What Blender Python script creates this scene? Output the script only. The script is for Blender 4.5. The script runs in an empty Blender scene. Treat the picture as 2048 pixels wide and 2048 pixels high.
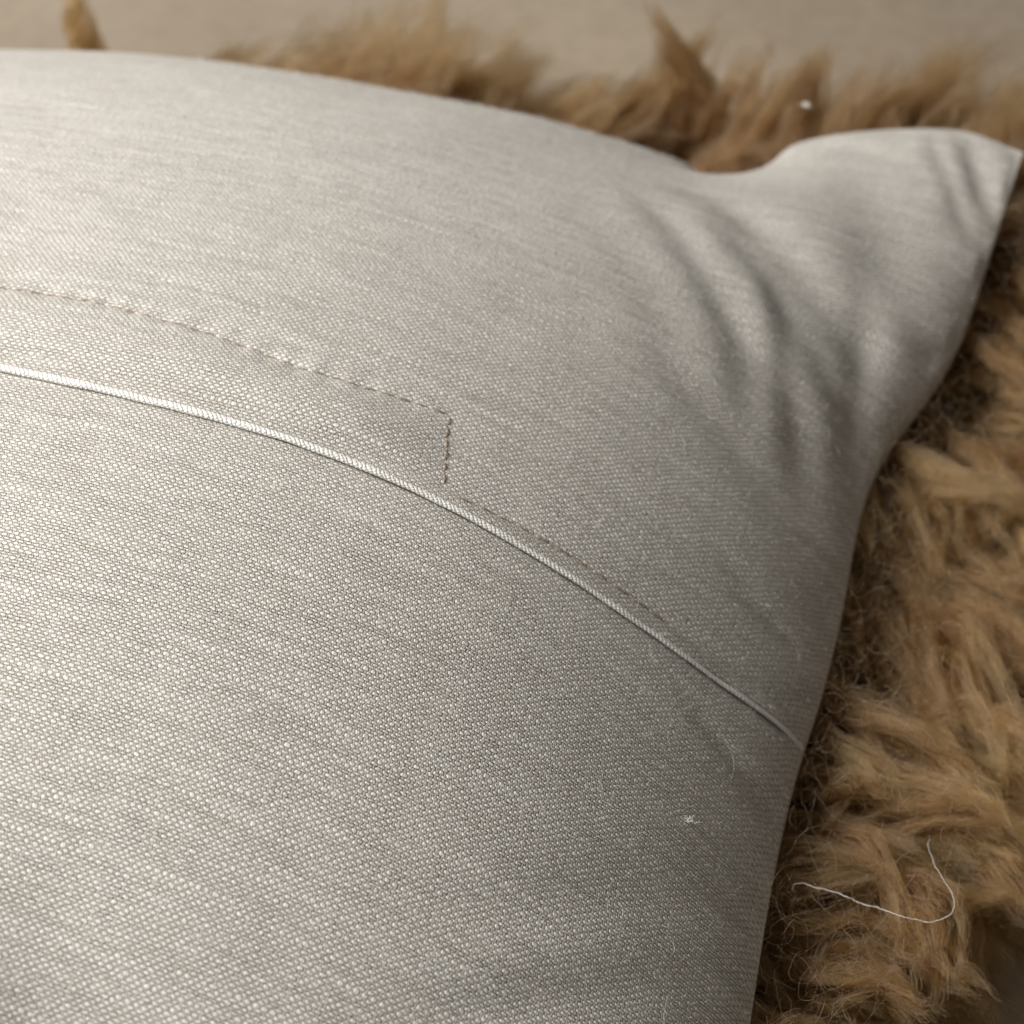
import bpy, math, random
import numpy as np
from mathutils import Matrix, Vector

sc = bpy.context.scene
col = sc.collection
rng = np.random.default_rng(11)
random.seed(11)
CM = 0.01                                    # everything below is measured in cm

# ------------------------------------------------------------ camera
cam_d = bpy.data.cameras.new('camera'); cam = bpy.data.objects.new('camera', cam_d); col.objects.link(cam)
yaw, pitch, roll = -0.31181, 0.85403, -0.04835
F = np.array([math.sin(yaw)*math.cos(pitch), math.cos(yaw)*math.cos(pitch), -math.sin(pitch)])
R0 = np.array([math.cos(yaw), -math.sin(yaw), 0.]); U0 = np.cross(R0, F)
R1 = R0*math.cos(roll)+U0*math.sin(roll); U1 = -R0*math.sin(roll)+U0*math.cos(roll)
m = Matrix.Identity(4)
for i in range(3):
    m[i][0], m[i][1], m[i][2] = R1[i], U1[i], -F[i]
m.translation = Vector((1.06864*CM, -46.01756*CM, 42.50696*CM))
cam.matrix_world = m
cam_d.sensor_width = 36; cam_d.lens = 36*4704.548/2048
cam_d.clip_start = 0.01; cam_d.clip_end = 50
cam_d.dof.use_dof = True; cam_d.dof.focus_distance = 0.420; cam_d.dof.aperture_fstop = 16
cam_d.dof.aperture_blades = 7
sc.camera = cam

# ------------------------------------------------------------ light: one big soft window behind on the left, dim room
w = bpy.data.worlds.new('World'); sc.world = w; w.use_nodes = True
w.node_tree.nodes['Background'].inputs[0].default_value = (1.0, 0.93, 0.84, 1)
w.node_tree.nodes['Background'].inputs[1].default_value = 0.165
def area(name, pos, target, sx, sy, energy, colour):
    l = bpy.data.lights.new(name, 'AREA'); l.shape = 'RECTANGLE'; l.size = sx; l.size_y = sy
    l.energy = energy; l.color = colour
    o = bpy.data.objects.new(name, l); col.objects.link(o)
    o.location = pos
    o.rotation_euler = (Vector(target)-Vector(pos)).to_track_quat('-Z', 'Y').to_euler()
    return o
area('window_light', (-0.72, -0.27, 0.74), (-0.12, -0.20, 0.06), 0.36, 0.36, 18.3, (1.0, 0.975, 0.94))
sc.view_settings.view_transform = 'Standard'; sc.view_settings.look = 'None'
sc.view_settings.exposure = 0.0; sc.view_settings.gamma = 1.0
sc.cycles.use_denoising = True
try:
    sc.cycles.denoising_input_passes = 'RGB_ALBEDO_NORMAL'; sc.cycles.denoising_prefilter = 'ACCURATE'
except Exception: pass
sc.cycles.use_adaptive_sampling = False
sc.cycles.max_bounces = 8; sc.cycles.transparent_max_bounces = 8

# ------------------------------------------------------------ node helpers
class N:
    """tiny expression builder on a node tree"""
    def __init__(s, nt): s.nt = nt
    def node(s, t, **k):
        n = s.nt.nodes.new(t)
        for a, v in k.items(): setattr(n, a, v)
        return n
    def put(s, sock, v):
        if isinstance(v, bpy.types.NodeSocket): s.nt.links.new(v, sock)
        elif v is not None: sock.default_value = v
    def m(s, op, a, b=None, c=None, clamp=False):
        n = s.node('ShaderNodeMath', operation=op); n.use_clamp = clamp
        s.put(n.inputs[0], a)
        if b is not None: s.put(n.inputs[1], b)
        if c is not None: s.put(n.inputs[2], c)
        return n.outputs[0]
    def mix(s, f, a, b, blend='MIX'):
        n = s.node('ShaderNodeMix', data_type='RGBA', blend_type=blend)
        s.put(n.inputs[0], f); s.put(n.inputs[6], a); s.put(n.inputs[7], b)
        return n.outputs[2]
    def xyz(s, x, y, z=0.0):
        n = s.node('ShaderNodeCombineXYZ'); s.put(n.inputs[0], x); s.put(n.inputs[1], y); s.put(n.inputs[2], z)
        return n.outputs[0]
    def noise(s, vec, scale, detail=2.0, rough=0.5, out=0):
        n = s.node('ShaderNodeTexNoise'); s.put(n.inputs['Vector'], vec); n.inputs['Scale'].default_value = scale
        n.inputs['Detail'].default_value = detail; n.inputs['Roughness'].default_value = rough
        return n.outputs[out]
    def white(s, vec, out='Value'):
        n = s.node('ShaderNodeTexWhiteNoise', noise_dimensions='3D'); s.put(n.inputs['Vector'], vec)
        return n.outputs[out]
    def rng(s, v, a, b, c, d):
        n = s.node('ShaderNodeMapRange'); s.put(n.inputs[0], v)
        for i, q in enumerate((a, b, c, d)): s.put(n.inputs[i+1], q)
        return n.outputs[0]
def new_mat(name):
    mt = bpy.data.materials.new(name); mt.use_nodes = True; nt = mt.node_tree
    return mt, N(nt), nt.nodes['Principled BSDF']

def linen(name, diag=False):
    mt, g, b = new_mat(name)
    uv = g.node('ShaderNodeUVMap', uv_map='weave').outputs[0]
    sp = g.node('ShaderNodeSeparateXYZ'); g.put(sp.inputs[0], uv)
    U, Vv = sp.outputs[0], sp.outputs[1]
    # slow wander of the yarns
    n1 = g.noise(g.xyz(g.m('MULTIPLY', U, .035), g.m('MULTIPLY', Vv, .22), 3.), 1.0, 3, .6)
    n2 = g.noise(g.xyz(g.m('MULTIPLY', U, .22), g.m('MULTIPLY', Vv, .035), 9.), 1.0, 3, .6)
    j1 = g.noise(g.xyz(U, Vv, 1.7), .55, 1, .5)
    j2 = g.noise(g.xyz(U, Vv, 7.7), .55, 1, .5)
    Vd = g.m('ADD', Vv, g.m('ADD', g.m('MULTIPLY', g.m('SUBTRACT', n1, .5), 1.5), g.m('MULTIPLY', g.m('SUBTRACT', j1, .5), .70)))
    Ud = g.m('ADD', U, g.m('ADD', g.m('MULTIPLY', g.m('SUBTRACT', n2, .5), 2.0), g.m('MULTIPLY', g.m('SUBTRACT', j2, .5), .70)))
    iu, iv = g.m('FLOOR', Ud), g.m('FLOOR', Vd)
    fu = g.m('SUBTRACT', g.m('SUBTRACT', Ud, iu), .5); fv = g.m('SUBTRACT', g.m('SUBTRACT', Vd, iv), .5)
    # thickness of every yarn, swelling along its length (slubs)
    tw = g.noise(g.xyz(g.m('MULTIPLY', Ud, .09), g.m('MULTIPLY', iv, 7.31), .5), 1.0, 1, .5)
    tp_ = g.noise(g.xyz(g.m('MULTIPLY', iu, 7.31), g.m('MULTIPLY', Vd, .09), 5.5), 1.0, 1, .5)
    slub = g.noise(g.xyz(g.m('MULTIPLY', Ud, .045), g.m('MULTIPLY', iv, 3.17), 8.5), 1.0, 0, .5)
    slub = g.rng(slub, .66, .76, 0., 1.)
    ww = g.m('ADD', g.rng(tw, .28, .72, .39, .52), g.m('MULTIPLY', slub, .09)); wp = g.rng(tp_, .28, .72, .29, .45)
    def yarn(f, wd, phase, amp, pr_):
        r = g.m('DIVIDE', f, wd); q = g.m('SUBTRACT', 1.0, g.m('MULTIPLY', r, r))
        prof = g.m('SQRT', g.m('MAXIMUM', q, 0.0))
        und = g.m('MULTIPLY', g.m('MINIMUM', g.m('COSINE', phase), .30), amp)
        inside = g.m('MULTIPLY', g.m('GREATER_THAN', q, 0.0), 1.0)
        return g.m('SUBTRACT', g.m('ADD', g.m('MULTIPLY', prof, pr_), und), g.m('MULTIPLY', g.m('SUBTRACT', 1.0, inside), 3.0))
    ph_w = g.m('MULTIPLY', g.m('ADD', g.m('SUBTRACT', Ud, .5), iv), math.pi)
    ph_p = g.m('MULTIPLY', g.m('ADD', g.m('ADD', g.m('SUBTRACT', Vd, .5), iu), 1.0), math.pi)
    hw = yarn(fv, ww, ph_w, .50, .80); hp = yarn(fu, wp, ph_p, .75, .40)
    is_w = g.m('GREATER_THAN', hw, hp)
    h = g.m('MAXIMUM', g.m('MAXIMUM', hw, hp), -.75)
    # fibres inside the yarns
    fw = g.noise(g.xyz(g.m('MULTIPLY', Ud, 1.1), g.m('MULTIPLY', Vd, 7.), 0.), 1.0, 2, .6)
    fp = g.noise(g.xyz(g.m('MULTIPLY', Ud, 7.), g.m('MULTIPLY', Vd, 1.1), 4.), 1.0, 2, .6)
    fib = g.m('ADD', g.m('MULTIPLY', fw, is_w), g.m('MULTIPLY', fp, g.m('SUBTRACT', 1.0, is_w)))
    h2 = g.m('ADD', h, g.m('MULTIPLY', fib, .35))
    gap = g.rng(h, -.50, .32, 1.0, 0.0)  # low spots of the weave darken: shade between yarns painted into the colour
    cell = g.white(g.xyz(iu, iv, 0.))
    yw = g.white(g.xyz(0., iv, 2.)); yp = g.white(g.xyz(iu, 0., 5.))
    c_w = g.mix(yw, (.62, .592, .548, 1), (.69, .668, .63, 1)); c_p = g.mix(yp, (.36, .325, .28, 1), (.42, .385, .335, 1))
    c = g.mix(is_w, c_p, c_w)
    c = g.mix(g.m('MAXIMUM', g.m('MULTIPLY', g.m('POWER', cell, 3.), .30), g.m('MULTIPLY', g.m('MULTIPLY', slub, is_w), .28)), c, (.74, .725, .69, 1))
    tone = g.rng(fib, .3, .7, .74, 1.18)
    c = g.mix(1.0, c, g.xyz(tone, tone, tone), 'MULTIPLY')
    big = g.noise(g.xyz(g.m('MULTIPLY', U, .02), g.m('MULTIPLY', Vv, .02), 0.), 1.0, 4, .6)
    bt = g.rng(big, .3, .7, .95, 1.04)
    c = g.mix(1.0, c, g.xyz(bt, bt, bt), 'MULTIPLY')
    c = g.mix(gap, c, (.04, .031, .022, 1))
    g.put(b.inputs['Base Color'], c)
    b.inputs['Roughness'].default_value = .8; b.inputs['Specular IOR Level'].default_value = .15
    b.inputs['Sheen Weight'].default_value = .0; b.inputs['Sheen Roughness'].default_value = .4
    bp = g.node('ShaderNodeBump'); bp.inputs['Strength'].default_value = 1.0; bp.inputs['Distance'].default_value = .00035
    g.put(bp.inputs['Height'], h2); g.put(b.inputs['Normal'], bp.outputs[0])
    return mt
M_linen = linen('linen_weave')

# cord: the linen cut on the bias and rolled round a cord
M_cord, g, b = new_mat('linen_cord')
uv = g.node('ShaderNodeUVMap', uv_map='weave').outputs[0]
sp = g.node('ShaderNodeSeparateXYZ'); g.put(sp.inputs[0], uv)
cu, cv = sp.outputs[0], sp.outputs[1]
wob = g.noise(g.xyz(cu, cv, 0.), .5, 2, .5)
d1 = g.m('ADD', g.m('ADD', cu, g.m('MULTIPLY', cv, .55)), g.m('MULTIPLY', wob, 1.4))
d2 = g.m('ADD', g.m('SUBTRACT', cv, g.m('MULTIPLY', cu, .9)), g.m('MULTIPLY', wob, .9))
s1 = g.m('ABSOLUTE', g.m('SINE', g.m('MULTIPLY', d1, math.pi))); s2 = g.m('ABSOLUTE', g.m('SINE', g.m('MULTIPLY', d2, math.pi)))
hh = g.m('MULTIPLY', g.m('POWER', s1, .5), g.m('ADD', g.m('MULTIPLY', g.m('POWER', s2, .5), .5), .5))
fb = g.noise(g.xyz(g.m('MULTIPLY', d1, 5.), g.m('MULTIPLY', d2, 1.2), 0.), 1., 2, .6)
c = g.mix(g.rng(hh, 0., .7, 0., 1.), (.40, .37, .33, 1), (.80, .785, .75, 1))
t_ = g.rng(fb, .3, .7, .86, 1.1); c = g.mix(1.0, c, g.xyz(t_, t_, t_), 'MULTIPLY')
g.put(b.inputs['Base Color'], c); b.inputs['Roughness'].default_value = .55; b.inputs['Sheen Weight'].default_value = .2
bp = g.node('ShaderNodeBump'); bp.inputs['Strength'].default_value = .9; bp.inputs['Distance'].default_value = .00022
g.put(bp.inputs['Height'], g.m('ADD', hh, g.m('MULTIPLY', fb, .3))); g.put(b.inputs['Normal'], bp.outputs[0])

def plain(name, rgb, rough=.7, sheen=0.0):
    mt, g, b = new_mat(name)
    tc = g.node('ShaderNodeTexCoord').outputs['Object']
    n = g.noise(tc, 900., 2, .6); t = g.rng(n, .3, .7, .78, 1.2)
    g.put(b.inputs['Base Color'], g.mix(1.0, (*rgb, 1), g.xyz(t, t, t), 'MULTIPLY'))
    b.inputs['Roughness'].default_value = rough; b.inputs['Sheen Weight'].default_value = sheen
    return mt
M_stitch = plain('brown_sewing_thread', (.27, .19, .125)); M_hole = plain('needle_hole_dark', (.035, .025, .018))
M_white = plain('white_thread', (.82, .80, .76), .5, .2)
M_fibre = plain('linen_fibre', (.72, .70, .66), .6)

# floor: blurred greige plaster-like surface
M_floor, g, b = new_mat('greige_floor')
tc = g.node('ShaderNodeTexCoord').outputs['Object']
n = g.noise(tc, 6., 5, .6); n2 = g.noise(tc, 160., 3, .6)
c = g.mix(g.rng(n, .3, .7, 0., 1.), (.19, .15, .108, 1), (.275, .228, .172, 1))
t = g.rng(n2, .3, .7, .93, 1.06); c = g.mix(1.0, c, g.xyz(t, t, t), 'MULTIPLY')
g.put(b.inputs['Base Color'], c); b.inputs['Roughness'].default_value = .6
bp = g.node('ShaderNodeBump'); bp.inputs['Strength'].default_value = .3; bp.inputs['Distance'].default_value = .0006
g.put(bp.inputs['Height'], n2); g.put(b.inputs['Normal'], bp.outputs[0])

# hide under the wool
M_hide, g, b = new_mat('tan_hide')
n = g.noise(g.node('ShaderNodeTexCoord').outputs['Object'], 120., 4, .6)
g.put(b.inputs['Base Color'], g.mix(n, (.10, .055, .022, 1), (.22, .13, .06, 1))); b.inputs['Roughness'].default_value = .9

# wool fibre
M_wool = bpy.data.materials.new('golden_wool'); M_wool.use_nodes = True
nt = M_wool.node_tree; nt.nodes.clear(); g = N(nt)
out = g.node('ShaderNodeOutputMaterial')
hi = g.node('ShaderNodeHairInfo')
tone = g.node('ShaderNodeAttribute', attribute_name='tone').outputs['Fac']
lock = g.node('ShaderNodeAttribute', attribute_name='lock_tone').outputs['Fac']
c = g.mix(tone, (.052, .025, .0075, 1), (.165, .086, .027, 1))
c = g.mix(g.m('MULTIPLY', g.m('POWER', lock, 1.3), .85, clamp=True), c, (.44, .28, .115, 1))
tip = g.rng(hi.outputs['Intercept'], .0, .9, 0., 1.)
c = g.mix(g.m('MULTIPLY', g.m('SUBTRACT', 1.0, tip), .8), c, (.085, .038, .012, 1))  # roots darker: bleached tips, plus shade deep in the fleece painted in
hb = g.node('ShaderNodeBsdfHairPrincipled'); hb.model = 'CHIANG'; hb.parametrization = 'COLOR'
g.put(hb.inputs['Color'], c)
hb.inputs['Roughness'].default_value = .42; hb.inputs['Radial Roughness'].default_value = .6
hb.inputs['Random Roughness'].default_value = .2
g.put(out.inputs['Surface'], hb.outputs[0])

# ------------------------------------------------------------ object helpers
def props(o, label=None, cat=None, kind=None, group=None):
    if label: o['label'] = label
    if cat: o['category'] = cat
    if kind: o['kind'] = kind
    if group: o['group'] = group
    return o
def link(o, parent=None):
    col.objects.link(o)
    if parent is not None: o.parent = parent
    return o
def grid_mesh(name, X, mat, parent=None, uv=None, nrm=None, flip=False):
    """X: (r, c, 3) in cm -> quad sheet"""
    r, c = X.shape[:2]
    me = bpy.data.meshes.new(name)
    co = (X.reshape(-1, 3)*CM).astype(np.float32)
    i = np.arange((r-1)*(c-1)); a = (i//(c-1))*c + i % (c-1)
    q = np.stack([a, a+1, a+c+1, a+c], 1)
    if flip: q = q[:, ::-1]
    me.vertices.add(len(co)); me.vertices.foreach_set('co', co.ravel())
    me.loops.add(q.size); me.loops.foreach_set('vertex_index', q.ravel().astype(np.int32))
    me.polygons.add(len(q)); me.polygons.foreach_set('loop_start', np.arange(0, q.size, 4, dtype=np.int32))
    me.update(calc_edges=True)
    me.polygons.foreach_set('use_smooth', np.ones(len(q), bool))
    if uv is not None:
        l = me.uv_layers.new(name='weave'); l.data.foreach_set('uv', uv.reshape(-1, 2)[q.ravel()].astype(np.float32).ravel())
    if nrm is not None: me.normals_split_custom_set_from_vertices(nrm.reshape(-1, 3).tolist())
    me.materials.append(mat)
    return link(bpy.data.objects.new(name, me), parent)
def tube(name, P, rad, mat, parent=None, sides=10, uscale=None, squash=1.0, up=None):
    """tube through points P (n,3) cm, radius scalar or (n,); optional weave UV"""
    P = np.asarray(P, float); n = len(P); rad = np.broadcast_to(np.asarray(rad, float), (n,))
    T = np.gradient(P, axis=0); T /= np.linalg.norm(T, axis=1)[:, None]
    ref = np.broadcast_to(np.array([0, 0, 1.]) if up is None else up, (n, 3))
    A_ = np.cross(T, ref); A_ /= np.linalg.norm(A_, axis=1)[:, None]+1e-9; B_ = np.cross(A_, T)
    th = np.linspace(0, 2*math.pi, sides+1)
    X = P[:, None]+rad[:, None, None]*(np.cos(th)[None, :, None]*A_[:, None]+squash*np.sin(th)[None, :, None]*B_[:, None])
    uv = None
    if uscale:
        L = np.r_[0, np.cumsum(np.linalg.norm(np.diff(P, axis=0), axis=1))]
        uv = np.stack(np.broadcast_arrays((L*uscale)[:, None], (th/(2*math.pi)*6)[None]), -1)
    return grid_mesh(name, X, mat, parent, uv, flip=True)
def hair(name, P, rad, mat, parent=None, attrs=None):
    """P: (n, k, 3) cm; rad (k,) or (n,k) cm"""
    n, k = P.shape[:2]
    cu = bpy.data.hair_curves.new(name); cu.add_curves([k]*n)
    cu.attributes['position'].data.foreach_set('vector', (P.reshape(-1, 3)*CM).astype(np.float32).ravel())
    ra = cu.attributes.get('radius') or cu.attributes.new('radius', 'FLOAT', 'POINT')
    ra.data.foreach_set('value', (np.broadcast_to(rad, (n, k))*CM).astype(np.float32).ravel())
    for an, v in (attrs or {}).items():
        at = cu.attributes.new(an, 'FLOAT', 'CURVE'); at.data.foreach_set('value', v.astype(np.float32))
    cu.materials.append(mat)
    return link(bpy.data.objects.new(name, cu), parent)
SP=np.array([[0.1281, 0.0654], [0.2909, 0.0654], [0.4521, 0.0654], [0.6083, 0.0654], [0.7722, 0.0654], [0.9114, 0.0654], [0.9843, 0.0654], [1.0, 0.0654], [-0.2774, 0.8822], [-0.1664, 0.8727], [-0.0632, 0.8727], [0.0754, 0.8629], [0.2028, 0.8703], [0.3221, 0.8936], [0.441, 0.9127], [0.5608, 0.9282], [0.6437, 0.9282], [1.0, 0.8869], [1.0, 0.8116], [1.0, 0.6361], [1.0, 0.5106], [1.0, 0.4186], [1.0, 0.2701], [1.0, 0.1345], [1.0, 0.0111], [1.0, -0.137], [1.0, -0.2439], [0.6662, 1.0], [0.7023, 1.0], [0.7755, 1.0], [0.8475, 1.0], [0.9371, 1.0], [1.0, 1.0], [-1.0, -1.0], [-1.0, 0.0], [0.0, -1.0], [1.0, -1.0], [-1.0, 1.0]])
SW=np.array([[-0.5708, -0.2139, -0.0248], [1.0758, -0.3776, -0.6007], [-1.3938, 0.4523, 0.7477], [1.3672, 1.2437, 0.666], [-0.2338, -0.1997, -0.1031], [-6.6268, -6.3216, -3.4713], [33.0817, 6.6788, -3.3043], [-31.5243, 8.8615, 15.7764], [0.7254, -2.6468, -2.389], [-0.2483, 0.8322, 0.7566], [-0.2413, 1.2996, 1.1423], [-0.2592, 1.0178, 0.9134], [0.223, -1.0841, -0.9587], [0.1473, -0.3472, -0.3273], [-0.8667, 3.6744, 3.279], [-2.084, 11.2561, 9.8924], [3.4435, -24.5179, -21.2545], [2.5063, 6.0012, 4.3072], [-2.1261, -1.4822, -0.6609], [13.6161, 4.4179, 0.0241], [-12.0785, -3.2772, 0.5108], [-2.9898, -0.8567, 0.0887], [3.9827, 1.7906, 0.4204], [4.8383, -4.1994, -4.7761], [-1.077, -7.3852, -5.837], [-0.2885, 0.6497, 0.616], [1.5912, 0.2929, -0.1824], [7.1516, -28.6996, -25.7138], [-6.5371, 34.4757, 30.34], [-1.6605, 2.5206, 2.5344], [-0.9885, -1.4416, -0.9313], [1.4264, 23.9493, 19.4811], [-3.1126, -26.6293, -21.253], [-0.0027, -0.0804, -0.066], [-0.0353, 0.0875, 0.082], [-0.007, 0.0221, 0.0202], [-0.1802, -0.0499, 0.0068], [-0.0435, 0.2862, 0.249], [0.5084, 0.6135, 0.3729], [-0.1476, -0.4754, -0.3549], [-0.2097, -0.2219, -0.1279]])
PAR=[0.09403, 2.26221, 7.32785, 2.61781, 0.85005, 3.84801, 4.73447, 4.2443]
TP=0.06543

# ------------------------------------------------------------ floor
fl = grid_mesh('floor', np.array([[(x, y, 0.) for x in (-300, 300)] for y in (-300, 300)], float), M_floor)
props(fl, kind='structure')

# ------------------------------------------------------------ pillow surface (s, t in -1..1; far right corner is 1, 1)
A = 20.0
def smooth(x, a, b):
    u = np.clip((x-a)/(b-a), 0, 1); return u*u*(3-2*u)
def base(s, t):
    p, e, H, a, b, zm, zc, k = PAR
    x = A*s*(1-p*(1-np.abs(t)**e)); y = A*t*(1-p*(1-np.abs(s)**e))
    q = np.clip(1-np.abs(s)**a, 0, 1)*np.clip(1-np.abs(t)**a, 0, 1)
    zs = zm+(zc-zm)*np.abs(s*t)**k
    r2 = (s[..., None]-SP[:, 0])**2+(t[..., None]-SP[:, 1])**2
    n = len(SP)
    dip = -2.3*np.exp(-((s-.652)/.034)**2)*smooth(t, .90, .985)
    D = (.5*r2*np.log(r2+1e-12))@SW[:n]+SW[n]+s[..., None]*SW[n+1]+t[..., None]*SW[n+2]
    D = D+dip[..., None]*np.array([0, 0, 1.])
    return x-A, y-A, zs, H*q**b, q, D
def top(s, t):
    x, y, zs, h, q, D = base(s, t)
    return np.stack([x, y, zs+h], -1)+D
def under(s, t):
    x, y, zs, h, q, D = base(s, t)
    return np.stack([x, y, zs-(zs-.4)*np.clip(q, 0, 1)**.33], -1)+D*np.clip(1-q*2, 0, 1)[..., None]
def grid_normals(X):
    a = np.gradient(X, axis=1); b_ = np.gradient(X, axis=0)
    n = np.cross(a, b_); return n/(np.linalg.norm(n, axis=-1, keepdims=True)+1e-12)
def linedist(s, t, pts):
    """distance in cm to a polyline given in (s, t), and position 0..1 along it"""
    P = np.array(pts, float)*A; q = np.stack([s*A, t*A], -1)
    best = np.full(s.shape, 1e9); pos = np.zeros(s.shape); side = np.zeros(s.shape)
    for i in range(len(P)-1):
        d = P[i+1]-P[i]; L2 = d@d
        u = np.clip(((q-P[i])@d)/L2, 0, 1); c_ = P[i]+u[..., None]*d
        v = q-c_; dd = np.linalg.norm(v, axis=-1); mk = dd < best
        best = np.where(mk, dd, best); pos = np.where(mk, (i+u)/(len(P)-1), pos)
        side = np.where(mk, np.sign(d[0]*v[..., 1]-d[1]*v[..., 0]), side)
    return best, pos, side
CREASES = [  # polyline, depth, width, ridge
    ([(.60, .80), (.70, .75), (.79, .67), (.87, .60), (.94, .555), (1.0, .53)], .21, .62, .5),
    ([(.62, .72), (.74, .66), (.84, .57), (.93, .50), (1.0, .46)], .12, .46, .5),
    ([(.58, .74), (.68, .64), (.78, .52), (.88, .44)], .10, .45, .3),
    ([(.78, .97), (.84, .86), (.885, .76), (.90, .66), (.90, .58)], .12, .85, .2),
    ([(.925, 1.0), (.95, .95), (.970, .90), (.990, .85)], .12, .40, .7),
    ([(.88, 1.0), (.91, .93), (.945, .86), (.985, .79)], .06, .25, .5),
    ([(.72, .98), (.80, .94), (.90, .90)], .04, .30, .4),
    ([(.78, .66), (.85, .53), (.91, .42), (.95, .30)], .08, .42, .5),
    ([(.70, .68), (.78, .56), (.84, .44), (.88, .34)], .05, .45, .5),
    ([(.86, .70), (.92, .60), (.96, .50), (.985, .38)], .06, .34, .5),
    ([(1.0, .30), (.90, .32), (.80, .37), (.70, .44)], .05, .50, .3),
    ([(1.0, .15), (.93, .17), (.84, .21)], .035, .30, .3),
    ([(1., -.02), (.95, -.01), (.86, .02)], .05, .25, .3),
    ([(1.0, -.14), (.90, -.20), (.78, -.30), (.64, -.40)], .035, .60, .4),
    ([(1.0, -.22), (.88, -.31), (.76, -.42), (.62, -.52)], .05, .50, .4),
    ([(1.0, -.30), (.88, -.40), (.76, -.52)], .04, .45, .4),
    ([(.55, .64), (.70, .50), (.80, .36)], .03, .55, .3),
    ([(.52, -.62), (.36, -.50), (.20, -.42), (.05, -.40)], .12, 1.6, .2),
]
STITCH = [(-1.0, .178), (-.2, .181), (.0756, .1816), (.1884, .1847), (.3027, .1771), (.4175, .1634), (.4969, .1681), (.5751, .1764)]
END = [(.5755, .1764), (.5769, .162), (.5851, .1295), (.5943, .0916), (.597, .078)]
def stitch_t(s): P = np.array(STITCH); return np.interp(s, P[:, 0], P[:, 1])
def end_s(t): P = np.array(END)[::-1]; return np.interp(t, P[:, 1], P[:, 0])
def wobble(s, t):
    w_ = np.zeros(s.shape)
    r = np.random.default_rng(5)
    for i in range(26):
        f = r.uniform(3, 16); an = r.uniform(0, math.pi*2); ph = r.uniform(0, 6.3)
        w_ += np.sin(f*(s*math.cos(an)+t*math.sin(an))*2+ph)*.30/f
    return w_*.055
def relief(s, t, side_up):
    """height in cm added along the surface normal"""
    h = wobble(s, t)+1.2*np.exp(-((s-.27)/.12)**2-((t+.68)/.20)**2)  # plus an unseen swell added at lower left, its slope darkening the cloth
    for pts, dep, wd, rg in CREASES:
        d, u, sd = linedist(s, t, pts)
        fade = smooth(u, 0, .35)*smooth(1-u, 0, .35)
        h = h-dep*fade*(np.exp(-(d/wd)**2)-rg*.5*np.exp(-((d-1.9*wd)/(1.1*wd))**2))
    edge = smooth(1-np.abs(s), 0, .03)
    h = h+.030*np.exp(-((1-s)*A/.9)**2)*(np.sin(t*41+2*np.sin(t*9))+.6*np.sin(t*97+1))+.02*np.exp(-((1-t)*A/.8)**2)*np.sin(s*60+2*np.sin(s*13))
    if side_up:
        v = (t-TP)*A                                   # cm above the cord
        pl = smooth(s*A, 11.95, 9.6)                   # 1 on the placket
        st_ = (stitch_t(s)-TP)*A
        up_ = np.where(v < st_, 1.0, 0.0)
        h = h+pl*((.19*np.sin(math.pi*np.clip((st_-v)/np.maximum(st_-.25, .1), 0, 1))**1.2)-.04*np.exp(-((v-st_)/.10)**2))
        h = h-pl*.014*np.exp(-((v-st_)/.35)**2)*np.sin(s*A*2*math.pi/.74+np.sin(s*31))
        dE = (s-end_s(t))*A
        in_ = (t < .18) & (t > TP)
        h = h-in_*.006*np.exp(-(dE/.12)**2)*smooth(v, 0, .3)
        h = h+(1-pl)*edge*(.06*np.exp(-(v/.35)**2)-.03*np.exp(-((v-.42)/.12)**2))
    else:
        v = (TP-t)*A
        gr = np.interp(s, [.3, .65], [.15, .9])
        h = h-edge*gr*(.07*np.exp(-(v/.14)**2))-edge*.02*np.exp(-(v/.7)**2)+edge*.025*np.exp(-((v-1.3)/.5)**2)
    return h
def axis(lo, hi, knots):
    """non-uniform axis: knots = (position, step)"""
    x = [lo]
    ks = np.array(knots)
    while x[-1] < hi: x.append(x[-1]+np.interp(x[-1], ks[:, 0], ks[:, 1]))
    x = np.array(x); return lo+(x-lo)*(hi-lo)/(x[-1]-lo)
s_ax = axis(-1, 1, [(-1, .02), (-.4, .012), (.0, .004), (.9, .004), (.97, .002), (1, .0012)])
t_up = axis(TP, 1, [(TP, .0009), (TP+.02, .0022), (.16, .0016), (.19, .0016), (.25, .004), (.9, .0035), (.98, .002), (1, .0012)])
t_lo = axis(-1, TP, [(-1, .02), (-.75, .008), (-.55, .005), (TP-.1, .004), (TP-.02, .0016), (TP, .0009)])
DS, DT = .0775, .0710
def panel(name, tt, side_up, parent):
    S, T = np.meshgrid(s_ax, tt)
    X = top(S, T); n = grid_normals(X); h = relief(S, T, side_up)
    edge = smooth(1-np.abs(S), 0, .015)*(smooth(1-np.abs(T), 0, .015))
    X = X+n*(h*edge)[..., None]
    return S, T, X
pillow = link(bpy.data.objects.new('pillow', None)); pillow.location = (-.20, -.20, 0)
props(pillow, 'pale greige linen pillow with a corded zip placket, lying on the golden sheepskin', 'pillow')
def sub(o):   # keep world place under the moved empty
    o.matrix_parent_inverse = Matrix.Translation((-o.parent.location[0], -o.parent.location[1], -o.parent.location[2])); return o
S, T, X = panel('upper', t_up, True, pillow)
nr = grid_normals(X); uvw = np.stack([S*A/DS+400, T*A/DT+400], -1)
up_X, up_S, up_T, up_n = X, S, T, nr
sub(grid_mesh('upper_panel', X, M_linen, pillow, uvw))
S, T, X = panel('lower', t_lo, False, pillow)
lo_X, lo_S, lo_T, lo_n = X, S, T, grid_normals(X)
uvw = np.stack([S*A/DS+400.37, T*A/DT+407.6], -1)
sub(grid_mesh('lower_panel', X, M_linen, pillow, uvw))
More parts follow.
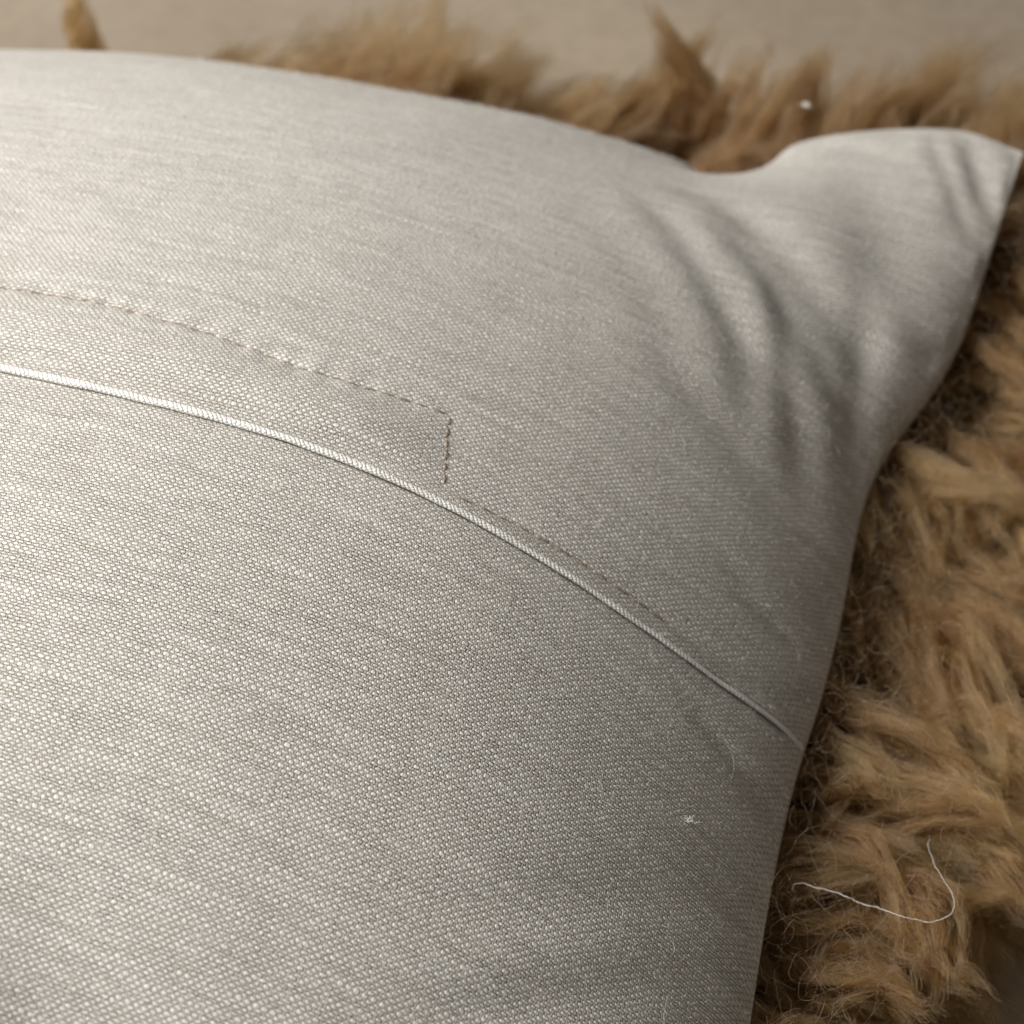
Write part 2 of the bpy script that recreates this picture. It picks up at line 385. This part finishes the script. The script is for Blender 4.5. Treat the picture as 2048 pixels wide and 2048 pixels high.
sx = np.sin(np.linspace(-math.pi/2, math.pi/2, 90)); S, T = np.meshgrid(sx, sx)
uvw = np.stack([S*A/DS, T*A/DT], -1)
sub(grid_mesh('back_panel', under(S, T), M_linen, pillow, uvw, flip=True))

def on_top(s, t, lift=0.0, up_side=True):
    s = np.atleast_1d(np.asarray(s, float)); t = np.atleast_1d(np.asarray(t, float)); e = 1e-3
    def f(s, t): return top(s, t)
    X0 = f(s, t); n = np.cross(f(s+e, t)-f(s-e, t), f(s, t+e)-f(s, t-e)); n /= np.linalg.norm(n, axis=-1, keepdims=True)
    return X0+n*(relief(s, t, up_side)+lift)[..., None], n
# corded edge of the placket
ss = np.linspace(-.98, .998, 500)
rad = np.interp(ss, [-1, .35, .62, .9, 1], [.090, .082, .066, .054, .050])
lift = np.interp(ss, [-1, .5, .65, .97, 1], [.030, .028, .022, .02, .02])
Pc, nc = on_top(ss, np.full_like(ss, TP)-.0022, 0, True)
Pc = top(ss, np.full_like(ss, TP)-.0022)+nc*(wobble(ss, ss*0+TP)+lift)[:, None]
Pc[:, 2] += .006*np.sin(ss*61)+.004*np.sin(ss*143+1)
sub(tube('piping_cord', Pc, rad*(1+.05*np.sin(ss*97)+.04*np.sin(ss*41)), M_cord, pillow, 16, uscale=10.5, up=nc, squash=.8))

# stitches, one tube each, with the needle holes between them
holes = []
def stitch(p0, p1, r=.0120):
    n = 7; u = np.linspace(0, 1, n); s = p0[0]+(p1[0]-p0[0])*u; t = p0[1]+(p1[1]-p0[1])*u
    lf = -.03+random.uniform(.046, .060)*np.sin(u*math.pi)**.5
    P, nn = on_top(s, t, 0, True); P = P+nn*lf[:, None]
    o = sub(tube('stitch', P, r*(.75+.25*np.sin(u*math.pi)), M_stitch, pillow, 8, up=nn)); return o
def run(pts, pitch, gap=.16):
    P = np.array(pts, float); L = np.r_[0, np.cumsum(np.linalg.norm(np.diff(P, axis=0), axis=1)*A)]
    n = int(L[-1]/pitch)
    for i in range(n):
        a = (i+gap/2+random.uniform(-.03, .03))*pitch; b_ = (i+1-gap/2+random.uniform(-.03, .03))*pitch
        j = random.uniform(-.0006, .0006)
        pa = (np.interp(a, L, P[:, 0])+j, np.interp(a, L, P[:, 1])+j); pb = (np.interp(b_, L, P[:, 0])-j, np.interp(b_, L, P[:, 1])-j)
        stitch(pa, pb); holes.append(pb)
run([(-.2, .181), (.0756, .1816), (.1884, .1847), (.3027, .1771), (.4175, .1634), (.4969, .1681), (.5751, .1764)], .36)
run([(.5755, .175), (.5769, .162), (.5851, .1295), (.5943, .0916), (.597, .082)], .30, .08)
run([(.61, .079), (.7076, .0865), (.7661, .0865), (.86, .084)], .42, .2)
hs = []
hf = []
for (s_, t_) in holes:
    P, nn = on_top(s_, t_, .006); P, nn = P[0], nn[0]
    a = np.cross(nn, [0, 1, 0]); a /= np.linalg.norm(a); b_ = np.cross(nn, a); r = random.choice([.008, .010, .014, .024, .028])
    k0 = len(hs); hs.append(P-nn*.02)
    for i in range(8): hs.append(P+r*(1.4*a*math.cos(i*math.pi/4)+.8*b_*math.sin(i*math.pi/4)))
    for i in range(8): hf.append((k0, k0+1+i, k0+1+(i+1) % 8))
me = bpy.data.meshes.new('needle_holes'); me.from_pydata([tuple(np.array(v)*CM) for v in hs], [], hf); me.materials.append(M_hole)
ho = sub(link(bpy.data.objects.new('needle_hole', me), pillow)); props(ho, kind='stuff')

# loose fibres and fuzz of the linen
def cloth_points(n, smin, smax, tmin, tmax):
    s = rng.uniform(smin, smax, n); t = rng.uniform(tmin, tmax, n); return s, t
def cloth_fibres(n, L0, L1, lift, rad, stand, curl, box, k=7):
    s, t = cloth_points(n, *box); up_m = t > TP
    P = np.zeros((n, 3)); nn = np.zeros((n, 3))
    for mk, sd in ((up_m, True), (~up_m, False)):
        P[mk], nn[mk] = on_top(s[mk], t[mk], 0, sd)
    an = rng.uniform(0, 2*math.pi, n)
    ta = np.cross(nn, np.array([0, 1., 0])); ta /= np.linalg.norm(ta, axis=1)[:, None]; tb = np.cross(nn, ta)
    L = rng.uniform(L0, L1, n); st_ = np.abs(rng.normal(0, stand, n))
    out_ = np.zeros((n, k, 3)); cur = P+nn*lift; bend = rng.normal(0, curl, n)
    for i in range(k):
        out_[:, i] = cur
        an = an+bend+rng.normal(0, curl*.5, n)
        d = np.cos(an)[:, None]*ta+np.sin(an)[:, None]*tb+nn*(st_*(1-1.7*i/k))[:, None]
        cur = cur+d*(L/k)[:, None]
    return out_
Fz = cloth_fibres(26000, .05, .16, -.005, .002, .9, .25, (.0, .999, -.62, .995), 4)
fz = sub(hair('linen_fuzz', Fz, np.array([.0016, .0016, .0013, .0008]), M_fibre, pillow, None)); props(fz, kind='stuff')
Ff = cloth_fibres(200, .3, 1.2, .022, .002, .05, .22, (.0, .97, -.62, .95), 9)
ff = sub(hair('loose_fibre', Ff, np.full(9, .0018), M_fibre, pillow, None)); props(ff, kind='stuff')

# small specks of fluff
def fluff(name, P, size, n, label, mat=M_white):
    k = 8; d = rng.normal(0, 1, (n, 3)); d /= np.linalg.norm(d, axis=1)[:, None]
    Q = np.zeros((n, k, 3)); cur = rng.normal(0, size*.35, (n, 3))*np.array([1.9, .8, .6])
    for i in range(k):
        Q[:, i] = cur; d = d+rng.normal(0, .6, (n, 3)); d /= np.linalg.norm(d, axis=1)[:, None]; cur = (cur+d*size*.3)*.96
    Q[:, :, 2] = np.abs(Q[:, :, 2])*.5
    o = hair(name, Q, np.full(k, .003), mat); o.location = tuple(np.array(P)*CM); props(o, label, 'fluff'); return o
P, _ = on_top(.9055, -.1064, .02, False)
fluff('lint_speck', P[0], .10, 16, 'tiny white lint fluff on the pillow beside its lower right edge')
fluff('lint_speck', (-5.6, .2, 4.6), .085, 40, 'tiny white speck caught in the brown wool behind the pillow')

# ------------------------------------------------------------ sheepskin
skin = link(bpy.data.objects.new('sheepskin', None)); skin.location = (-.20, -.20, 0)
props(skin, 'golden brown long-wool sheepskin spread under the linen pillow', 'sheepskin')
def edge_x(y): return np.interp(y, [-46, -27, -23, -19, -15, -8, 2], [.0, .0, .2, 1.3, 2.5, 3.4, 3.2])
def edge_y(x): return np.interp(x, [-45, -30, -20, -12, -6, 0, 4], [-1.5, -.6, .3, .4, .8, 2.2, 2.0])
gx = np.linspace(-44, 3.4, 80); gy = np.linspace(-44, 2.2, 80)
GX, GY = np.meshgrid(gx, gy)
EX = edge_x(GY); EY = edge_y(GX); fx = (GX+44)/(47.4); fy = (GY+44)/(46.2)
HX = -44+fx*(EX+44); HY = -44+fy*(EY+44)
HZ = .35+.08*np.sin(HX*1.3)*np.cos(HY*1.1)
sub(grid_mesh('hide', np.stack([HX, HY, HZ], -1), M_hide, skin))
HX2 = np.stack([HX, HY, HZ*0+.03], -1)
sub(grid_mesh('hide_underside', HX2, M_hide, skin, flip=True))

def pillow_edge(y):     # seam x of the pillow's right side, for keeping wool outside it
    t = np.clip((y+20)/20, -1, 1); return -1.95+1.8*np.abs(t)**2.3
def unit(v): return v/(np.linalg.norm(v, axis=-1, keepdims=True)+1e-9)
def locks(root, direc, length, r0, nf, k, tone0, curl=.8, droop=.8, frizz=1.25, nsub=12):
    """all arrays per lock -> fibres (n*nf, k, 3): lock spine > strand > curly fibre"""
    n = len(root); u = np.linspace(0, 1, k)
    d = unit(direc); side = unit(np.cross(d, np.array([0, 0, 1.]))); up_ = np.cross(side, d)
    sp_ = np.zeros((n, k, 3)); cur = root.copy(); dd = d.copy(); bend = rng.normal(0, curl, n); ph = rng.uniform(0, 6.3, n)
    for i in range(k):
        sp_[:, i] = cur; cur = cur+dd*(length/(k-1))[:, None]
        dd = unit(dd+side*((bend+1.6*curl*np.sin(u[i]*7+ph))/k)[:, None]-np.array([0, 0, 1.])*(droop*(.4+1.2*u[i])/k)+up_*(.9*curl*np.cos(u[i]*8+2*ph)/k)[:, None])
    prof = (.75+.55*np.sin(np.minimum(u*1.15, 1)*math.pi)**1.0)*(1-u**2.6)+.20
    # strands
    ra = np.sqrt(rng.uniform(0, 1, (n, nsub))); th = rng.uniform(0, 6.3, (n, nsub)); tw = rng.normal(0, 1.3, n)
    ang = th[..., None]+tw[:, None, None]*u
    off = (ra[..., None]*r0[:, None, None]*prof)
    st = sp_[:, None]+off[..., None]*(np.cos(ang)[..., None]*side[:, None, None]+np.sin(ang)[..., None]*up_[:, None, None])
    f1 = rng.uniform(7, 15, (n, nsub, 1)); p1 = rng.uniform(0, 6.3, (n, nsub, 1)); a1 = rng.uniform(.03, .11, (n, nsub, 1))
    wv = a1*np.minimum(u*2.5, 1)
    st = st+(wv*np.sin(f1*u+p1))[..., None]*side[:, None, None]+(wv*.7*np.cos(f1*u*1.1+p1))[..., None]*up_[:, None, None]
    stn = rng.normal(0, 1, (n, nsub, k, 3)).cumsum(2)*.035*frizz; stn -= stn[:, :, :1]; st = st+stn
    # fibres
    which = rng.integers(0, nsub, (n, nf)); S_ = np.take_along_axis(st, which[:, :, None, None].repeat(k, 2).repeat(3, 3), 1)
    r1 = r0[:, None, None]*.50*np.sqrt(rng.uniform(0, 1, (n, nf, 1)))*(1.0-.52*u**1.2); t1_ = rng.uniform(0, 6.3, (n, nf, 1))
    amp = rng.gamma(1.3, .016, (n, nf, 1))*frizz*np.minimum(u*3, 1)*(1+.8*u); fq = rng.uniform(6, 26, (n, nf, 1)); pq = rng.uniform(0, 6.3, (n, nf, 1))
    ca = r1*np.cos(t1_)+amp*np.sin(fq*u+pq); sa = r1*np.sin(t1_)+amp*np.cos(fq*u*.93+pq*1.7)
    out_ = S_+ca[..., None]*side[:, None, None]+sa[..., None]*up_[:, None, None]
    out_ += rng.normal(0, 1, (n, nf, k, 3)).cumsum(2)*.008*frizz
    ln_ = rng.uniform(.5, 1.0, (n, nf))**.7; idx = ln_[..., None]*u*(k-1); i0 = np.clip(idx.astype(int), 0, k-2); fr_ = (idx-i0)[..., None]
    out_ = np.take_along_axis(out_, i0[..., None], 2)*(1-fr_)+np.take_along_axis(out_, (i0+1)[..., None], 2)*fr_
    out_[..., 2] = np.maximum(out_[..., 2], .12)
    return out_.reshape(n*nf, k, 3), np.repeat(tone0, nf)
def jitter_grid(x0, x1, y0, y1, step):
    a, b_ = np.meshgrid(np.arange(x0, x1, step), np.arange(y0, y1, step)); p = np.stack([a.ravel(), b_.ravel()], 1)
    return p+rng.uniform(-.5, .5, p.shape)*step
def field(p, sc_, seed):
    r = np.random.default_rng(seed); o = np.zeros(len(p))
    for i in range(6):
        a = r.uniform(0, 6.3); f = r.uniform(.5, 1.6)*sc_; o += np.sin(f*(p[:, 0]*math.cos(a)+p[:, 1]*math.sin(a))+r.uniform(0, 6.3))
    return o/2.4
pr = jitter_grid(-3.2, 4.2, -40, -1, .52); pr = pr[(pr[:, 0] < edge_x(pr[:, 1])) & (pr[:, 0] > pillow_edge(pr[:, 1])-1.3)]
ptp = jitter_grid(-36, 4.2, -3.2, 3.2, .50); ptp = ptp[(ptp[:, 1] < edge_y(ptp[:, 0])) & (ptp[:, 0] < edge_x(ptp[:, 1])) & ~((ptp[:, 1] < .1) & (ptp[:, 0] > -12) & (ptp[:, 0] < -9))]
def build_wool(p, kind, nf, zlo, zhi, Lr, rr, k=16):
    n = len(p); z0 = rng.uniform(zlo, zhi, n)
    a = field(p, .42, 3)*1.2+field(p, 1.2, 8)*.5
    if kind == 'far':
        direc = np.stack([.95+.55*np.sin(a), .40+.35*np.cos(a*1.3), .90+.25*rng.normal(0, 1, n)], 1)
        L = rng.uniform(*Lr, n)*(1+.18*field(p, .8, 21))*np.interp(p[:, 0], [-29, -25.0, -24.0, -15.8, -14.6, -12.6, -11.6, 4], [.55, .65, 1.35, 1.35, 1.05, 1.10, 1.45, 1.6])
    else:
        direc = np.stack([.90+.3*np.cos(a), .80*np.sin(a), .26+.22*rng.normal(0, 1, n)], 1)
        L = rng.uniform(*Lr, n)*np.interp(p[:, 1], [-26, -21.5, -19], [.45, .62, 1.0])
    return locks(np.c_[p, z0], direc, L, rng.uniform(*rr, n), nf, k, rng.beta(1.3, 6. if kind == 'far' else 4.2, n), .9 if kind == 'far' else .65, .9 if kind == 'far' else .45)  # far locks get darker tones, standing in for shade behind the pillow
# height of the pillow over the plan, so that no wool comes out through the cloth
RS = .25; nx, ny = 200, 200; ROOF = np.full((nx, ny), -9.)
for X_ in (up_X, lo_X):
    ix = np.clip(((X_[..., 0]+44)/RS).astype(int), 0, nx-1).ravel(); iy = np.clip(((X_[..., 1]+44)/RS).astype(int), 0, ny-1).ravel()
    np.maximum.at(ROOF, (ix, iy), X_[..., 2].ravel())
INN = ROOF.copy()
for dx in (-1, 0, 1):
    for dy in (-1, 0, 1): INN = np.minimum(INN, np.roll(np.roll(ROOF, dx, 0), dy, 1))
def clear_of_pillow(Q):
    ix = np.clip(((Q[..., 0]+44)/RS).astype(int), 0, nx-1); iy = np.clip(((Q[..., 1]+44)/RS).astype(int), 0, ny-1)
    hgt = INN[ix, iy]; return ~((hgt > 0) & (Q[..., 2] > hgt-.35)).any(1)
def wool_obj(name, Q, tn, rad=.0042, parent=None, mean=.5):
    ok = clear_of_pillow(Q); Q = Q[ok]; tn = tn[ok]
    k = Q.shape[1]; u = np.linspace(0, 1, k)
    tone = np.clip(rng.normal(mean, .28, len(Q)), 0, 1)
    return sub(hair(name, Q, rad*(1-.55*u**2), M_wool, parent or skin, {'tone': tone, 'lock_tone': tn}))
Q1, t1 = build_wool(pr, 'right', 150, .4, .6, (2.6, 4.0), (.32, .55))
pm = jitter_grid(-3.6, 4.2, -36, 0, .86); gap_ = pm[:, 0]-pillow_edge(pm[:, 1])
pm = pm[(pm[:, 0] < edge_x(pm[:, 1])-.5) & (gap_ > -1.35)]
Q3, t3 = build_wool(pm, 'right', 380, 1.2, 2.75, (3.0, 5.0), (.28, .50))
Q2, t2 = build_wool(ptp, 'far', 130, .4, .6, (2.9, 4.4), (.36, .56))
ptq = jitter_grid(-36, 4.2, -2.6, 2.6, .62); ptq = ptq[(ptq[:, 1] < edge_y(ptq[:, 0])-.3) & (ptq[:, 0] < edge_x(ptq[:, 1])) & ~((ptq[:, 1] < .1) & (ptq[:, 0] > -12) & (ptq[:, 0] < -9))]
Q4, t4 = build_wool(ptq, 'far', 200, 1.0, 2.0, (2.0, 3.0), (.36, .56)); Q2 = np.r_[Q2, Q4]; t2 = np.r_[t2, t4]
pu = jitter_grid(-3.6, 1.5, -36, 0, .36); gu = pu[:, 0]-pillow_edge(pu[:, 1]); pu = pu[(gu > -.45) & (gu < .75)]
n = len(pu); du = rng.normal(0, 1, (n, 3)); du[:, 2] = np.abs(du[:, 2])*.35; du[:, 0] += .5
Q5, t5 = locks(np.c_[pu, rng.uniform(.9, 2.7, n)], du, rng.uniform(1.0, 2.0, n), rng.uniform(.22, .36, n), 130, 14, rng.beta(1.2, 6, n), 1.2, .4, 1.15, 7)
Q3 = np.r_[Q3, np.pad(Q5, ((0, 0), (0, 2), (0, 0)), mode='edge')]; t3 = np.r_[t3, t5]
print('wool hairs', len(Q1)+len(Q2)+len(Q3))
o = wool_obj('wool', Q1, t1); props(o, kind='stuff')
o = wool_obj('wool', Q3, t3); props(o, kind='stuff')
o = wool_obj('wool', Q2, t2, mean=.18); props(o, kind='stuff')  # far wool toned down: shade behind the pillow put into its colour
# single frizzy hairs standing off the fleece
n = 4800; pf = pr[rng.integers(0, len(pr), n)]+rng.normal(0, .3, (n, 2))
k = 14; Q = np.zeros((n, k, 3)); cur = np.c_[pf[:, 0]+.4, pf[:, 1], rng.uniform(1.6, 4.2, n)]
ne = 500; cur[:ne, 0] = pillow_edge(cur[:ne, 1])+rng.uniform(-.1, .5, ne); cur[:ne, 2] = rng.uniform(3.0, 4.5, ne); d = rng.normal(0, 1, (n, 3)); d[:, 2] *= .5; sp_ = rng.normal(0, 1, (n, 3))
for i in range(k):
    Q[:, i] = cur; d = d+np.cross(sp_, d)*.22+rng.normal(0, .22, (n, 3)); d /= np.linalg.norm(d, axis=1)[:, None]; cur = cur+d*.14
pe = pillow_edge(Q[:, :, 1].mean(1))
Q = Q[(Q[:, :, 0].min(1) > pe-.5)]
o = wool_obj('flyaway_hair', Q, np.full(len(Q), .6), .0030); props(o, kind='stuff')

# prominent locks, each its own part
LOCKS = [ # root x, y, z, direction, length, radius, tone
    ((-9.7, .8, .8), (-.30, .35, 1.0), 4.7, .70, .04), ((-9.1, .9, .8), (-.2, .4, 1.0), 3.9, .6, .05), ((-8.5, 1.0, .8), (-.12, .5, 1.0), 5.1, .72, .06),
    ((-8.0, .9, .8), (.25, .3, .9), 4.2, .60, .05), ((-16.5, .4, .6), (.5, .4, 1.0), 3.9, .5, .3), ((-14.8, .3, .6), (.7, .4, .9), 4.0, .55, .25),
    ((-13.2, .4, .6), (.7, .3, 1.0), 4.0, .5, .3), ((-11.5, .4, .6), (.8, .3, .8), 3.4, .5, .2), ((-25.0, .1, .6), (-.3, .4, 1.1), 4.3, .42, .35),
    ((-23.5, .2, .6), (.5, .4, 1.0), 3.2, .4, .3), ((-18.5, .3, .6), (.8, .5, .9), 4.0, .45, .35), ((-2.8, 1.4, .8), (.7, .5, .9), 4.2, .6, .3),
    ((-1.4, 1.7, .8), (.8, .5, .9), 4.4, .6, .35), ((.2, 1.6, .8), (.7, .6, 1.0), 4.2, .6, .3), ((1.2, 1.0, .8), (.6, .7, 1.0), 4.2, .6, .3),
    ((-8.0, .3, .8), (.5, .2, 1.1), 4.6, .7, .03), ((-7.3, .4, .8), (.45, .2, 1.1), 4.7, .75, .04), ((-6.6, .5, .8), (.5, .2, 1.1), 4.8, .75, .05), ((-5.9, .6, .8), (.5, .25, 1.1), 5.0, .75, .06),
    ((-5.2, .7, .8), (.5, .25, 1.1), 5.0, .8, .06), ((-4.5, .8, .8), (.5, .3, 1.1), 5.1, .8, .06), ((-3.8, .9, .8), (.55, .3, 1.1), 5.1, .8, .06), ((-3.0, 1.0, .8), (.5, .3, 1.1), 5.0, .8, .06),
    ((-2.1, 1.1, .8), (.5, .3, 1.1), 5.0, .8, .06), ((-11.2, .4, .6), (.5, .3, 1.1), 4.2, .7, .03), ((-12.6, .4, .6), (.6, .3, 1.1), 4.2, .7, .04),
    ((-.4, -21.6, 1.2), (.9, -.1, .55), 3.2, .45, .8), ((-.6, -23.6, 1.0), (.9, -.35, .5), 3.0, .45, .5), ((-.3, -19.0, 1.6), (1., .25, .5), 3.4, .42, .85),
    ((-.2, -17.2, 1.8), (1., .15, .45), 3.6, .42, .9), ((.2, -14.0, 1.8), (.8, .8, .45), 3.6, .40, .75), ((.1, -12.0, 1.8), (.8, .7, .5), 3.8, .42, .7),
    ((.3, -10.0, 1.8), (.9, .4, .5), 3.6, .42, .5), ((.0, -15.6, 1.9), (.9, -.3, .5), 3.2, .42, .45), ((-.5, -25.4, 1.0), (.8, .2, .6), 3.0, .5, .35),
    ((.4, -20.4, .8), (.9, -.4, .35), 2.6, .5, .6), ((.1, -22.6, .8), (1., .1, .4), 2.6, .5, .7), ((.6, -7.0, 1.6), (.8, .6, .6), 3.6, .45, .4),
]
for i, (rt, di, L, r, tn) in enumerate(LOCKS):
    if rt[1] < -20: L *= .6
    tn *= .85
    q, tt = locks(np.array([rt], float), np.array([di], float), np.array([L]), np.array([r*.85]), 520, 18, np.array([tn]), .95 if rt[1] > 0 else .9, .6, 1.2, 12)
    wool_obj('wool_lock', q, tt, mean=.18 if rt[1] > 0 else .5)  # far locks likewise darker, shade put into their tone

# ------------------------------------------------------------ loose white thread on the wool
TH = [(-1.54, -21.34, 3.2), (-1.45, -21.23, 3.35), (-1.19, -21.2, 3.35), (-0.65, -21.23, 3.4), (-0.14, -21.38, 3.38), (0.46, -21.48, 3.4), (0.95, -21.53, 3.35), (1.32, -21.46, 3.35), (1.49, -21.24, 3.4), (1.42, -20.86, 3.4), (1.07, -20.37, 3.38), (0.86, -19.95, 3.3), (0.85, -19.62, 3.1)]
TH = [(x, y-.25*.88, z+.20+.02*k_) for k_, (x, y, z) in enumerate(TH)]
P = np.array(TH, float); u = np.linspace(0, len(P)-1, 260)
def cr_spline(P, u):
    i = np.clip(u.astype(int), 0, len(P)-2); f = (u-i)[:, None]
    p0, p1, p2, p3 = P[np.maximum(i-1, 0)], P[i], P[i+1], P[np.minimum(i+2, len(P)-1)]
    return .5*((2*p1)+(-p0+p2)*f+(2*p0-5*p1+4*p2-p3)*f*f+(-p0+3*p1-3*p2+p3)*f**3)
kink = rng.normal(0, 1, (260, 3)).cumsum(0); kink -= np.linspace(0, 1, 260)[:, None]*kink[-1]
props(tube('loose_thread', cr_spline(P, u)+kink*.006, np.interp(u, [0, 3, 7, 12], [.0066, .006, .0045, .0025])*(1+.12*np.sin(u*23)), M_white, None, 8), 'thin white sewing thread curled loosely on the wool at the lower right', 'thread')
